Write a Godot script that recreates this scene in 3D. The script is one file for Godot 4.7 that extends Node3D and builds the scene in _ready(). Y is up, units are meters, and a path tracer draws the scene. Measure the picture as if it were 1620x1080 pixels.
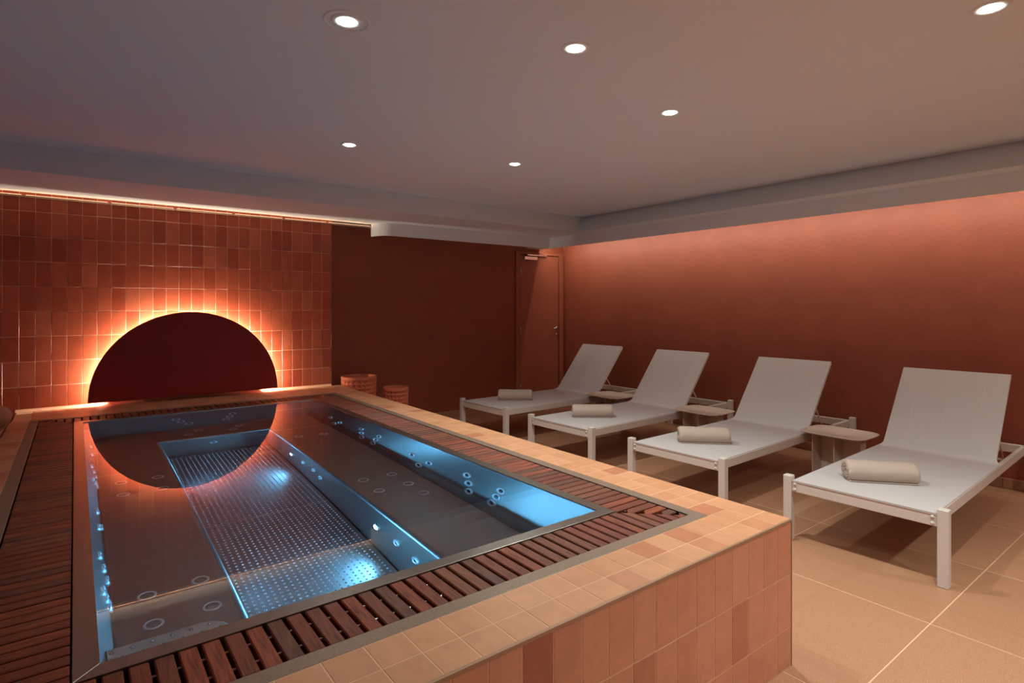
extends Node3D
# Spa room: tiled hot pool with teak overflow grates, half-disc wall light, four sun loungers.
# +x runs along the tiled wall, -z runs towards it; the camera stands at the origin, 1.407 m up.

const H := 1.407        # eye height
const D := 0.576        # height of the pool deck
const W := 0.571        # water level
const C := 2.51         # ceiling
const S := 2.315        # soffit underside
const ZT := -5.94       # tiled wall
const ZD := -6.25       # painted wall with the door
const XR := 5.74        # wall behind the loungers
const XL := -0.845      # wall on the other side
const ZF := 2.2         # wall behind the camera
const BEN := 0.122      # seat level of the pool benches
const PF := -0.308      # pool floor

const K_SPOT := 2.3
const K_COVE := 3.7
const K_TILE_LED := 0.20
const K_HALO := 2.2
const K_POOL := 1.15

var M := {}
var cache := {}
var taken := {}
var rng := RandomNumberGenerator.new()

# ------------------------------------------------------------------ helpers
func srgb(r, g, b) -> Color:
	return Color(r / 255.0, g / 255.0, b / 255.0)

func numbered(n: String) -> String:
	if not taken.has(n):
		taken[n] = 0
		return n
	taken[n] += 1
	return "%s_%03d" % [n, taken[n]]

func thing(called: String, label: String, category: String, at := Vector3.ZERO, turn := 0.0, group := "") -> Node3D:
	var o := Node3D.new()
	o.name = numbered(called)
	add_child(o)
	o.position = at
	o.rotation.y = turn
	o.set_meta("label", label)
	o.set_meta("category", category)
	if group != "":
		o.set_meta("group", group)
	return o

func part(called: String, mesh: Mesh, m: Material, parent: Node, at := Vector3.ZERO, turn := Vector3.ZERO) -> MeshInstance3D:
	var o := MeshInstance3D.new()
	o.name = called
	o.mesh = mesh
	o.material_override = m
	parent.add_child(o, true)
	o.position = at
	o.rotation = turn
	return o

func struct(called: String, mesh: Mesh, m: Material, label := "") -> MeshInstance3D:
	var o := MeshInstance3D.new()
	o.name = called
	o.mesh = mesh
	o.material_override = m
	add_child(o)
	o.set_meta("kind", "structure")
	if label != "":
		o.set_meta("label", label)
	return o

func copy(o: Node3D, base_name: String, at: Vector3, turn := 0.0, label := "") -> Node3D:
	var c: Node3D = o.duplicate()
	c.name = numbered(base_name)
	add_child(c)
	c.position = at
	c.rotation.y = turn
	if label != "":
		c.set_meta("label", label)
	return c

func begin(smooth := false) -> SurfaceTool:
	var st := SurfaceTool.new()
	st.begin(Mesh.PRIMITIVE_TRIANGLES)
	st.set_smooth_group(0 if smooth else -1)
	return st

func done(st: SurfaceTool) -> ArrayMesh:
	st.generate_normals()
	return st.commit()

# a, b, c run counter-clockwise as seen from outside
func tri(st: SurfaceTool, a: Vector3, b: Vector3, c: Vector3) -> void:
	st.add_vertex(a); st.add_vertex(c); st.add_vertex(b)

func quad(st: SurfaceTool, a: Vector3, b: Vector3, c: Vector3, d: Vector3) -> void:
	tri(st, a, b, c); tri(st, a, c, d)

func tri_out(st: SurfaceTool, a: Vector3, b: Vector3, c: Vector3, o: Vector3) -> void:
	if (b - a).cross(c - a).dot((a + b + c) / 3.0 - o) < 0.0:
		tri(st, a, c, b)
	else:
		tri(st, a, b, c)

func quad_out(st: SurfaceTool, a: Vector3, b: Vector3, c: Vector3, d: Vector3, o: Vector3) -> void:
	tri_out(st, a, b, c, o); tri_out(st, a, c, d, o)

func quad_to(st: SurfaceTool, a: Vector3, b: Vector3, c: Vector3, d: Vector3, n: Vector3) -> void:
	var o := (a + b + c + d) / 4.0 - n
	quad_out(st, a, b, c, d, o)

# box with chamfered edges
func add_box(st: SurfaceTool, at: Vector3, size: Vector3, b := 0.0, basis := Basis.IDENTITY) -> void:
	var h := size / 2.0
	if b <= 0.0:
		var p := []
		for i in 8:
			p.append(at + basis * Vector3(h.x if i & 1 else -h.x, h.y if i & 2 else -h.y, h.z if i & 4 else -h.z))
		for f in [[0, 1, 3, 2], [4, 5, 7, 6], [0, 1, 5, 4], [2, 3, 7, 6], [0, 2, 6, 4], [1, 3, 7, 5]]:
			quad_out(st, p[f[0]], p[f[1]], p[f[2]], p[f[3]], at)
		return
	var v := []
	for i in 8:
		var s := Vector3(1 if i & 1 else -1, 1 if i & 2 else -1, 1 if i & 4 else -1)
		var row := []
		for a in 3:
			var q := h - Vector3(b, b, b)
			q[a] = h[a]
			row.append(at + basis * (q * s))
		v.append(row)
	var ring := [[[0, 2, 6, 4], [1, 3, 7, 5]], [[0, 1, 5, 4], [2, 3, 7, 6]], [[0, 1, 3, 2], [4, 5, 7, 6]]]
	for a in 3:
		for f in ring[a]:
			quad_out(st, v[f[0]][a], v[f[1]][a], v[f[2]][a], v[f[3]][a], at)
	for e in 3:
		var bit := 1 << e
		var a1 := (e + 1) % 3
		var a2 := (e + 2) % 3
		for i in 8:
			if i & bit == 0:
				quad_out(st, v[i][a1], v[i][a2], v[i | bit][a2], v[i | bit][a1], at)
	for i in 8:
		tri_out(st, v[i][0], v[i][1], v[i][2], at)

func boxm(size: Vector3, b := 0.0) -> ArrayMesh:
	var key := "b%s_%s" % [size, b]
	if not cache.has(key):
		var st := begin()
		add_box(st, Vector3.ZERO, size, b)
		cache[key] = done(st)
	return cache[key]

func span(a: Vector3, b: Vector3) -> ArrayMesh:      # plain box between two corners, in place
	var st := begin()
	add_box(st, (a + b) / 2.0, (b - a).abs())
	return done(st)

# convex outline in x and z, from y0 to y1, with its top edges chamfered by b
func slab(pts: Array, y0: float, y1: float, b: float) -> ArrayMesh:
	var st := begin()
	add_slab(st, pts, y0, y1, b)
	return done(st)

func add_slab(st: SurfaceTool, pts: Array, y0: float, y1: float, b: float) -> void:
	var n := pts.size()
	var area := 0.0
	var mid := Vector2.ZERO
	for i in n:
		area += pts[i].cross(pts[(i + 1) % n])
		mid += pts[i] / n
	var sgn := 1.0 if area > 0 else -1.0
	var ins := []
	for i in n:
		var p: Vector2 = pts[i]
		var d0: Vector2 = (p - pts[(i + n - 1) % n]).normalized()
		var d1: Vector2 = (pts[(i + 1) % n] - p).normalized()
		var n0 := Vector2(-d0.y, d0.x) * sgn
		var n1 := Vector2(-d1.y, d1.x) * sgn
		var k := 1.0 + n0.dot(n1)
		ins.append(p + (n0 + n1) * (b / maxf(k, 0.25)))
	var o := Vector3(mid.x, (y0 + y1) / 2.0, mid.y)
	for i in n:
		var j := (i + 1) % n
		var a := Vector3(pts[i].x, y0, pts[i].y)
		var a2 := Vector3(pts[j].x, y0, pts[j].y)
		var m := Vector3(pts[i].x, y1 - b, pts[i].y)
		var m2 := Vector3(pts[j].x, y1 - b, pts[j].y)
		var t := Vector3(ins[i].x, y1, ins[i].y)
		var t2 := Vector3(ins[j].x, y1, ins[j].y)
		quad_out(st, a, a2, m2, m, o)
		if b > 0.0:
			quad_out(st, m, m2, t2, t, o)
		if i > 0 and j > 0:
			tri_out(st, Vector3(ins[0].x, y1, ins[0].y), t, t2, o)
			tri_out(st, Vector3(pts[0].x, y0, pts[0].y), a, a2, o)

func rect_slab(w: float, l: float, y0: float, y1: float, b: float) -> ArrayMesh:   # centred on the origin
	var key := "s%.4f_%.4f_%.4f_%.4f_%.4f" % [w, l, y0, y1, b]
	if not cache.has(key):
		cache[key] = slab([Vector2(-w / 2, -l / 2), Vector2(w / 2, -l / 2), Vector2(w / 2, l / 2), Vector2(-w / 2, l / 2)], y0, y1, b)
	return cache[key]

func add_tube(st: SurfaceTool, path: Array, r: float, n := 8) -> void:
	var rings := []
	for i in path.size():
		var d: Vector3 = (path[mini(i + 1, path.size() - 1)] - path[maxi(i - 1, 0)]).normalized()
		var u := d.cross(Vector3.UP if absf(d.y) < 0.9 else Vector3.RIGHT).normalized()
		var w := d.cross(u).normalized()
		var ring := []
		for k in n:
			var t := TAU * k / n
			ring.append(path[i] + u * cos(t) * r + w * sin(t) * r)
		rings.append(ring)
	for i in path.size() - 1:
		var o: Vector3 = (path[i] + path[i + 1]) / 2.0
		for k in n:
			quad_out(st, rings[i][k], rings[i][(k + 1) % n], rings[i + 1][(k + 1) % n], rings[i + 1][k], o)
	for e in [0, path.size() - 1]:
		var o: Vector3 = path[1] if e == 0 else path[path.size() - 2]
		for k in n:
			tri_out(st, path[e], rings[e][k], rings[e][(k + 1) % n], o)

func tube(path: Array, r: float, n := 8) -> ArrayMesh:
	var st := begin(true)
	add_tube(st, path, r, n)
	return done(st)

# profile of (radius, y) turned round y; outside is on the right of the profile's direction when going up
func add_lathe(st: SurfaceTool, prof: Array, n: int, basis := Basis.IDENTITY, at := Vector3.ZERO) -> void:
	for i in prof.size() - 1:
		for k in n:
			var t0 := TAU * k / n
			var t1 := TAU * (k + 1) / n
			var p: Vector2 = prof[i]
			var q: Vector2 = prof[i + 1]
			var a := at + basis * Vector3(cos(t0) * p.x, p.y, sin(t0) * p.x)
			var b := at + basis * Vector3(cos(t1) * p.x, p.y, sin(t1) * p.x)
			var c := at + basis * Vector3(cos(t1) * q.x, q.y, sin(t1) * q.x)
			var d := at + basis * Vector3(cos(t0) * q.x, q.y, sin(t0) * q.x)
			if p.x > 1e-5:
				tri(st, a, c, b)
			if q.x > 1e-5:
				tri(st, a, d, c)

func lathe(prof: Array, n: int, smooth := true) -> ArrayMesh:
	var st := begin(smooth)
	add_lathe(st, prof, n)
	return done(st)

# ------------------------------------------------------------------ materials
func noise(seed_: int, freq: float, octaves := 3, type := FastNoiseLite.TYPE_SIMPLEX_SMOOTH) -> FastNoiseLite:
	var n := FastNoiseLite.new()
	n.seed = seed_
	n.frequency = freq
	n.noise_type = type
	n.fractal_octaves = octaves
	return n

func ntex(n: FastNoiseLite, w: int, h: int, ramp: Array, normal := false, bump := 1.0) -> NoiseTexture2D:
	var t := NoiseTexture2D.new()
	t.width = w
	t.height = h
	t.seamless = true
	t.noise = n
	t.generate_mipmaps = false
	if normal:
		t.as_normal_map = true
		t.bump_strength = bump
	elif ramp.size():
		var g := Gradient.new()
		var off := PackedFloat32Array()
		var col := PackedColorArray()
		for r in ramp:
			off.append(r[0])
			col.append(r[1])
		g.offsets = off
		g.colors = col
		t.color_ramp = g
	return t

func mat(called: String, col: Color, rough: float, metal := 0.0) -> StandardMaterial3D:
	var m := StandardMaterial3D.new()
	m.resource_name = called
	m.albedo_color = col
	m.roughness = rough
	m.metallic = metal
	M[called] = m
	return m

func glow(called: String, col: Color, energy: float) -> StandardMaterial3D:
	var m := mat(called, Color(0.9, 0.9, 0.9), 0.5)
	m.emission_enabled = true
	m.emission = col
	m.emission_energy_multiplier = energy
	return m

func grain(v: float, w: float) -> Array:      # grey ramp round 1 that multiplies a colour
	return [[0.0, Color(v, v, v)], [1.0, Color(w, w, w)]]

func tri_map(m: StandardMaterial3D, scale: Vector3, world := true) -> void:
	m.uv1_triplanar = true
	m.uv1_world_triplanar = world
	m.uv1_scale = scale

func materials() -> void:
	var fine := ntex(noise(3, 0.11, 2), 256, 256, grain(0.86, 1.0))
	var cloud := ntex(noise(5, 0.012, 4), 256, 256, grain(0.94, 1.0))
	var wavy := ntex(noise(8, 0.02, 2), 256, 256, [], true, 2.0)
	var plaster := ntex(noise(9, 0.09, 3), 256, 256, [], true, 1.5)
	# glazed wall tiles: six firings of the same terracotta glaze
	var tones := [srgb(170, 83, 58), srgb(166, 80, 55), srgb(174, 87, 61), srgb(162, 76, 52), srgb(180, 95, 69), srgb(156, 71, 49)]
	for i in tones.size():
		var m := mat("glazed_tile_%d" % i, tones[i], 0.24)
		m.albedo_texture = cloud
		m.normal_enabled = true
		m.normal_texture = wavy
		m.normal_scale = 0.10
		m.metallic_specular = 0.5
		tri_map(m, Vector3.ONE * 3.0)
	var deck := [srgb(206, 148, 110), srgb(201, 143, 105), srgb(210, 153, 114), srgb(196, 134, 98), srgb(188, 122, 88)]
	for i in deck.size():
		var m := mat("deck_tile_%d" % i, deck[i], 0.42)
		m.albedo_texture = cloud
		m.normal_enabled = true
		m.normal_texture = plaster
		m.normal_scale = 0.08
		tri_map(m, Vector3.ONE * 4.0)
	var side := [srgb(206, 138, 108), srgb(201, 133, 103), srgb(209, 142, 112), srgb(188, 118, 90), srgb(170, 98, 74)]
	for i in side.size():
		var m := mat("side_tile_%d" % i, side[i], 0.22)
		m.albedo_texture = cloud
		tri_map(m, Vector3.ONE * 4.0)
	mat("grout", srgb(222, 178, 144), 0.85)
	mat("wall_grout", srgb(240, 186, 156), 0.8)
	mat("gutter", srgb(52, 40, 34), 0.8)
	# speckled floor tiles
	var speck := ntex(noise(12, 0.42, 2), 512, 512, [[0.0, srgb(166, 121, 92)], [0.45, srgb(177, 130, 99)], [0.62, srgb(184, 137, 106)], [0.78, srgb(208, 170, 138)], [1.0, srgb(224, 194, 166)]])
	for i in 3:
		var m := mat("floor_tile_%d" % i, [Color(0.98, 0.965, 0.96), Color(0.945, 0.925, 0.915), Color(0.96, 0.94, 0.94)][i], 0.42)
		m.albedo_texture = speck
		m.normal_enabled = true
		m.normal_texture = plaster
		m.normal_scale = 0.10
		tri_map(m, Vector3.ONE * 1.1)
	# painted walls and plaster
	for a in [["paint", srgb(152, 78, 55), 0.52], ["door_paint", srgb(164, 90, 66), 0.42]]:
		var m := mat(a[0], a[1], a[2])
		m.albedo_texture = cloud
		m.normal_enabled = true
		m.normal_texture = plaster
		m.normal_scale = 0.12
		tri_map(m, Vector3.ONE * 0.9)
	var pl := mat("plaster", srgb(230, 236, 240), 0.8)
	pl.normal_enabled = true
	pl.normal_texture = plaster
	pl.normal_scale = 0.06
	tri_map(pl, Vector3.ONE * 2.0)
	# teak: grain runs along the slat (local z)
	var wood := ntex(noise(21, 0.03, 5), 256, 256, [[0.0, Color(0.66, 0.62, 0.6)], [0.4, Color(0.86, 0.84, 0.82)], [0.6, Color(0.95, 0.94, 0.93)], [1.0, Color(1, 1, 1)]])
	var woodn := ntex(noise(22, 0.05, 4), 256, 256, [], true, 4.0)
	var teak := [srgb(138, 68, 42), srgb(120, 62, 41), srgb(146, 70, 43), srgb(104, 60, 43), srgb(128, 74, 50), srgb(122, 57, 36)]
	for i in teak.size():
		var m := mat("teak_%d" % i, teak[i], 0.5)
		m.albedo_texture = wood
		m.normal_enabled = true
		m.normal_texture = woodn
		m.normal_scale = 0.3
		m.uv1_triplanar = true
		m.uv1_scale = Vector3(9, 9, 0.9)
		m.uv1_offset = Vector3(0.37 * i, 0.21 * i, 0.53 * i)
	var bronze := mat("bronze_strip", srgb(152, 130, 114), 0.42, 0.35)
	bronze.albedo_texture = fine
	tri_map(bronze, Vector3.ONE * 3.0)
	mat("trim_metal", srgb(166, 132, 108), 0.42, 0.35)
	# brushed stainless steel
	var brush := ntex(noise(31, 0.06, 4), 512, 512, [], true, 3.0)
	var st := mat("steel", srgb(150, 142, 136), 0.34, 1.0)
	st.normal_enabled = true
	st.normal_texture = brush
	st.normal_scale = 0.12
	tri_map(st, Vector3(6, 6, 0.5))
	mat("chrome", srgb(220, 222, 226), 0.12, 1.0)
	mat("nozzle", srgb(60, 62, 66), 0.3, 0.6)
	mat("jet_ring", srgb(236, 238, 240), 0.36, 1.0)
	mat("step_steel", srgb(176, 166, 156), 0.5, 1.0)
	var water := mat("water", Color(1, 1, 1, 0.0), 0.0)
	water.transparency = BaseMaterial3D.TRANSPARENCY_ALPHA
	water.refraction_enabled = true
	water.refraction_scale = 0.0333
	mat("oxblood", srgb(140, 18, 10), 0.6)
	# furniture
	var pw := mat("white_metal", srgb(212, 203, 197), 0.42)
	pw.metallic_specular = 0.45
	var sl := mat("sling", srgb(194, 187, 187), 0.75)
	sl.normal_enabled = true
	sl.normal_texture = ntex(noise(41, 0.3, 1), 256, 256, [], true, 2.0)
	sl.normal_scale = 0.25
	tri_map(sl, Vector3.ONE * 9.0, false)
	mat("seam", srgb(206, 197, 194), 0.8)
	var tw := mat("towel", srgb(226, 204, 190), 0.95)
	tw.albedo_texture = ntex(noise(51, 0.16, 3), 256, 256, grain(0.78, 1.0))
	tw.normal_enabled = true
	tw.normal_texture = ntex(noise(52, 0.28, 2), 256, 256, [], true, 5.0)
	tw.normal_scale = 1.0
	tw.rim_enabled = true
	tw.rim = 0.3
	tri_map(tw, Vector3.ONE * 6.0, false)
	mat("table_paint", srgb(206, 186, 172), 0.5)
	var clay := mat("clay", srgb(212, 116, 82), 0.7)
	clay.albedo_texture = fine
	tri_map(clay, Vector3.ONE * 5.0)
	mat("stone_ball", srgb(196, 140, 108), 0.8)
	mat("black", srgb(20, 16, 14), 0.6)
	glow("lamp_white", srgb(255, 246, 232), 14.0)
	glow("led_warm", srgb(255, 205, 150), 0.75)
	glow("led_halo", srgb(255, 232, 204), 2.0)
	glow("pool_lamp", srgb(190, 225, 255), 12.0)

# ------------------------------------------------------------------ lights
func area(called: String, at: Vector3, towards: Vector3, size: Vector2, col: Color, energy: float, parent: Node) -> void:
	var l := AreaLight3D.new()
	l.name = called
	parent.add_child(l, true)
	var up := Vector3.UP if absf(towards.normalized().y) < 0.95 else Vector3.RIGHT
	l.transform = Transform3D(Basis.looking_at(towards, up), at)
	l.area_size = size
	l.light_color = col
	l.light_energy = energy
	l.area_range = 12.0
	l.area_attenuation = 2.0
	l.shadow_enabled = true

func omni(called: String, at: Vector3, col: Color, energy: float, size: float, parent: Node) -> void:
	var l := OmniLight3D.new()
	l.name = called
	parent.add_child(l, true)
	l.position = at
	l.light_color = col
	l.light_energy = energy
	l.light_size = size
	l.omni_range = 12.0
	l.omni_attenuation = 2.0
	l.shadow_enabled = true

func spot(called: String, at: Vector3, towards: Vector3, col: Color, energy: float, angle: float, size: float, parent: Node) -> void:
	var l := SpotLight3D.new()
	l.name = called
	parent.add_child(l, true)
	var up := Vector3.UP if absf(towards.normalized().y) < 0.95 else Vector3.RIGHT
	l.transform = Transform3D(Basis.looking_at(towards, up), at)
	l.light_color = col
	l.light_energy = energy
	l.light_size = size
	l.spot_angle = angle
	l.spot_angle_attenuation = 1.0
	l.spot_range = 12.0
	l.spot_attenuation = 2.0
	l.shadow_enabled = true

# ------------------------------------------------------------------ scene
func _ready() -> void:
	rng.seed = 7
	var cam := Camera3D.new()
	cam.name = "camera"
	add_child(cam)
	cam.projection = Camera3D.PROJECTION_FRUSTUM
	cam.near = 0.05
	cam.far = 60.0
	cam.size = 2.0 * (540.0 / 904.0) * cam.near
	cam.frustum_offset = Vector2(0, -(55.0 / 904.0) * cam.near)
	cam.position = Vector3(0, H, 0)
	cam.rotation.y = -deg_to_rad(37.43)
	cam.current = true
	var env := Environment.new()
	env.background_mode = Environment.BG_COLOR
	env.background_color = Color.BLACK
	env.tonemap_mode = Environment.TONE_MAPPER_LINEAR
	env.tonemap_exposure = 1.16
	env.sdfgi_enabled = true
	env.ssao_enabled = true
	env.ssil_enabled = true
	var we := WorldEnvironment.new()
	we.name = "environment"
	we.environment = env
	add_child(we)

	materials()
	room()
	door()
	tiled_wall()
	ceiling_parts()
	downlights()
	surround()
	grates()
	basin()
	half_disc()
	loungers()
	tables()
	towels()
	pots()
	var ball := lathe_ball(0.076)
	var b := part("stone_ball", ball, M.stone_ball, self, Vector3(-0.418, D + 0.075, -5.26))
	b.set_meta("label", "matte sandstone ball resting on the deck beside the tiled wall")
	b.set_meta("category", "ball")

func lathe_ball(r: float) -> ArrayMesh:
	var prof := []
	for i in 17:
		var a := -PI / 2 + PI * i / 16.0
		prof.append(Vector2(maxf(cos(a), 0.0) * r, sin(a) * r))
	return lathe(prof, 32)

func room() -> void:
	# floor: grout bed and large square tiles
	var sl := begin()
	for q in [[XL - 0.2, XR + 0.2, -1.60, ZF + 0.2], [XL - 0.2, XR + 0.2, ZD - 0.2, -4.66], [XL - 0.2, 0.42, -4.66, -1.60], [1.23, XR + 0.2, -4.66, -1.60]]:
		add_box(sl, Vector3((q[0] + q[1]) / 2, -0.1006, (q[2] + q[3]) / 2), Vector3(q[1] - q[0], 0.1988, q[3] - q[2]))
	var fl := struct("floor", done(sl), M.grout)
	var xs := [XL, -0.357, 0.487, 1.330, 2.1735, 3.017, 3.8605, 4.704, 5.5475, XR]
	var zs := [ZD, -5.987, -5.137, -4.287, -3.437, -2.587, -1.737, -0.887, -0.037, 0.813, 1.663, ZF]
	for i in xs.size() - 1:
		for j in zs.size() - 1:
			if xs[i + 1] < 2.2 and zs[j + 1] < -1.2:
				continue
			var w: float = xs[i + 1] - xs[i] - 0.005
			var l: float = zs[j + 1] - zs[j] - 0.005
			part("floor_tile", rect_slab(w, l, -0.012, 0.0, 0.0012), M["floor_tile_%d" % ((i * 5 + j * 3) % 3)], fl, Vector3((xs[i] + xs[i + 1]) / 2, 0, (zs[j] + zs[j + 1]) / 2))
	struct("wall_right", span(Vector3(XR, 0, ZD - 0.2), Vector3(XR + 0.2, C + 0.2, ZF + 0.2)), M.paint)
	struct("wall_back", span(Vector3(XL - 0.2, 0, ZD - 0.2), Vector3(XR, C + 0.2, ZD)), M.paint)
	struct("wall_left", span(Vector3(XL - 0.2, 0, ZD), Vector3(XL, C + 0.2, ZF + 0.2)), M.paint)
	struct("wall_front", span(Vector3(XL, 0, ZF), Vector3(XR, C + 0.2, ZF + 0.2)), M.paint)
	# tiled skirting
	var bb := struct("baseboard_back", span(Vector3(2.2, 0.0, ZD), Vector3(4.80, 0.079, ZD + 0.006)), M.grout)
	var x := 2.3
	while x < 4.75:
		var x1 := minf(x + 0.42, 4.80)
		part("skirting_tile", boxm(Vector3(x1 - x - 0.004, 0.076, 0.009), 0.0015), M.floor_tile_1, bb, Vector3((x + x1) / 2, 0.039, ZD + 0.0075))
		x = x1
	var br := struct("baseboard_right", span(Vector3(XR - 0.006, 0.0, ZD), Vector3(XR, 0.079, ZF)), M.grout)
	var z := ZD
	while z < ZF - 0.05:
		var z1 := minf(z + 0.42, ZF)
		part("skirting_tile", boxm(Vector3(0.009, 0.076, z1 - z - 0.004), 0.0015), M.floor_tile_1, br, Vector3(XR - 0.0075, 0.039, (z + z1) / 2))
		z = z1

func door() -> void:
	var d := Node3D.new()
	d.name = "door_1"
	add_child(d)
	d.set_meta("kind", "structure")
	d.set_meta("label", "terracotta painted flush door with closer and lever handle")
	var x0 := 4.838
	var x1 := 5.722
	var yt := 2.178
	var st := begin()
	for s in [[x0, x0 + 0.07], [x1 - 0.07, x1]]:
		add_box(st, Vector3((s[0] + s[1]) / 2, yt / 2, ZD + 0.012), Vector3(s[1] - s[0], yt, 0.024), 0.003)
	add_box(st, Vector3((x0 + x1) / 2, yt - 0.018, ZD + 0.012), Vector3(x1 - x0 - 0.14, 0.036, 0.024), 0.003)
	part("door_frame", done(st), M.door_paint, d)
	var st2 := begin()          # narrow stop that leaves a shadow line round the leaf
	for s in [[x1 - 0.085, x1 - 0.072]]:
		add_box(st2, Vector3((s[0] + s[1]) / 2, yt / 2, ZD + 0.014), Vector3(s[1] - s[0], yt - 0.05, 0.028), 0.002)
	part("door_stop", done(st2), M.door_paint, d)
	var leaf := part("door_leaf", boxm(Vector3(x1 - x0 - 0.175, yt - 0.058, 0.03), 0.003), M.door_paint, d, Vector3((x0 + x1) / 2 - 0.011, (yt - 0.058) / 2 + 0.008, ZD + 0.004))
	var lo: Vector3 = leaf.position
	for y in [1.89, 1.073, 0.28]:
		part("hinge", tube([Vector3(0, -0.055, 0), Vector3(0, 0.055, 0)], 0.009, 10), M.chrome, leaf, Vector3(x0 + 0.074, y, ZD + 0.030) - lo)
	var h := part("door_handle", lathe([Vector2(0, -0.004), Vector2(0.026, -0.004), Vector2(0.026, 0.004), Vector2(0, 0.006)], 20), M.chrome, leaf, Vector3(5.59, 1.095, ZD + 0.024) - lo, Vector3(PI / 2, 0, 0))
	part("lever", tube([Vector3(0, 0.0, 0), Vector3(0, 0.05, 0), Vector3(-0.02, 0.055, 0), Vector3(-0.12, 0.055, 0)], 0.009, 10), M.chrome, leaf, Vector3(5.59, 1.095, ZD + 0.024) - lo, Vector3(PI / 2, 0, 0))
	part("lock_plate", lathe([Vector2(0, -0.004), Vector2(0.024, -0.004), Vector2(0.024, 0.004), Vector2(0, 0.006)], 20), M.chrome, leaf, Vector3(5.59, 1.0, ZD + 0.024) - lo, Vector3(PI / 2, 0, 0))
	h.name = "handle_rose"
	var cl := part("door_closer", boxm(Vector3(0.235, 0.048, 0.045), 0.004), M.chrome, d, Vector3(5.075, 2.085, ZD + 0.042))
	part("pivot", lathe([Vector2(0, -0.03), Vector2(0.014, -0.03), Vector2(0.014, 0.036), Vector2(0, 0.036)], 14), M.nozzle, cl, Vector3(-0.035, 0.0, 0.004))
	part("slide_rail", boxm(Vector3(0.37, 0.022, 0.026), 0.003), M.chrome, d, Vector3(5.20, 2.132, ZD + 0.040))

func tiled_wall() -> void:
	# a boxed-out wall, face at ZT, clad in glazed upright tiles
	var wl := struct("wall_tiled", span(Vector3(XL, 0.0, ZD), Vector3(2.135, S, ZT - 0.0012)), M.wall_grout)
	var rows := [0.576, 0.770, 0.969, 1.168, 1.368, 1.567, 1.766, 1.965, 2.165, S]
	for i in 30:
		for j in 9:
			var h: float = rows[j + 1] - rows[j] - 0.0035
			var g := 0.0032
			var pick: float = rng.randf()
			var k := rng.randi() % 4
			if pick > 0.86:
				k = 4
			elif pick > 0.74:
				k = 5
			var tilt := Vector3(rng.randf_range(-0.004, 0.004), rng.randf_range(-0.006, 0.006), 0)
			part("wall_tile", boxm(Vector3(0.0997 - g, h, 0.009), 0.0012), M["glazed_tile_%d" % k], wl, Vector3(-0.845 + 0.0997 * (i + 0.5), (rows[j] + rows[j + 1]) / 2, ZT - 0.0042 + rng.randf_range(-0.0004, 0.0006)), tilt)
	# stainless edge bead where the tiles stop, and a cove bead along the deck
	part("edge_bead", boxm(Vector3(0.006, S - D, 0.008), 0.001), M.trim_metal, wl, Vector3(2.149, (S + D) / 2, ZT - 0.004))

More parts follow.
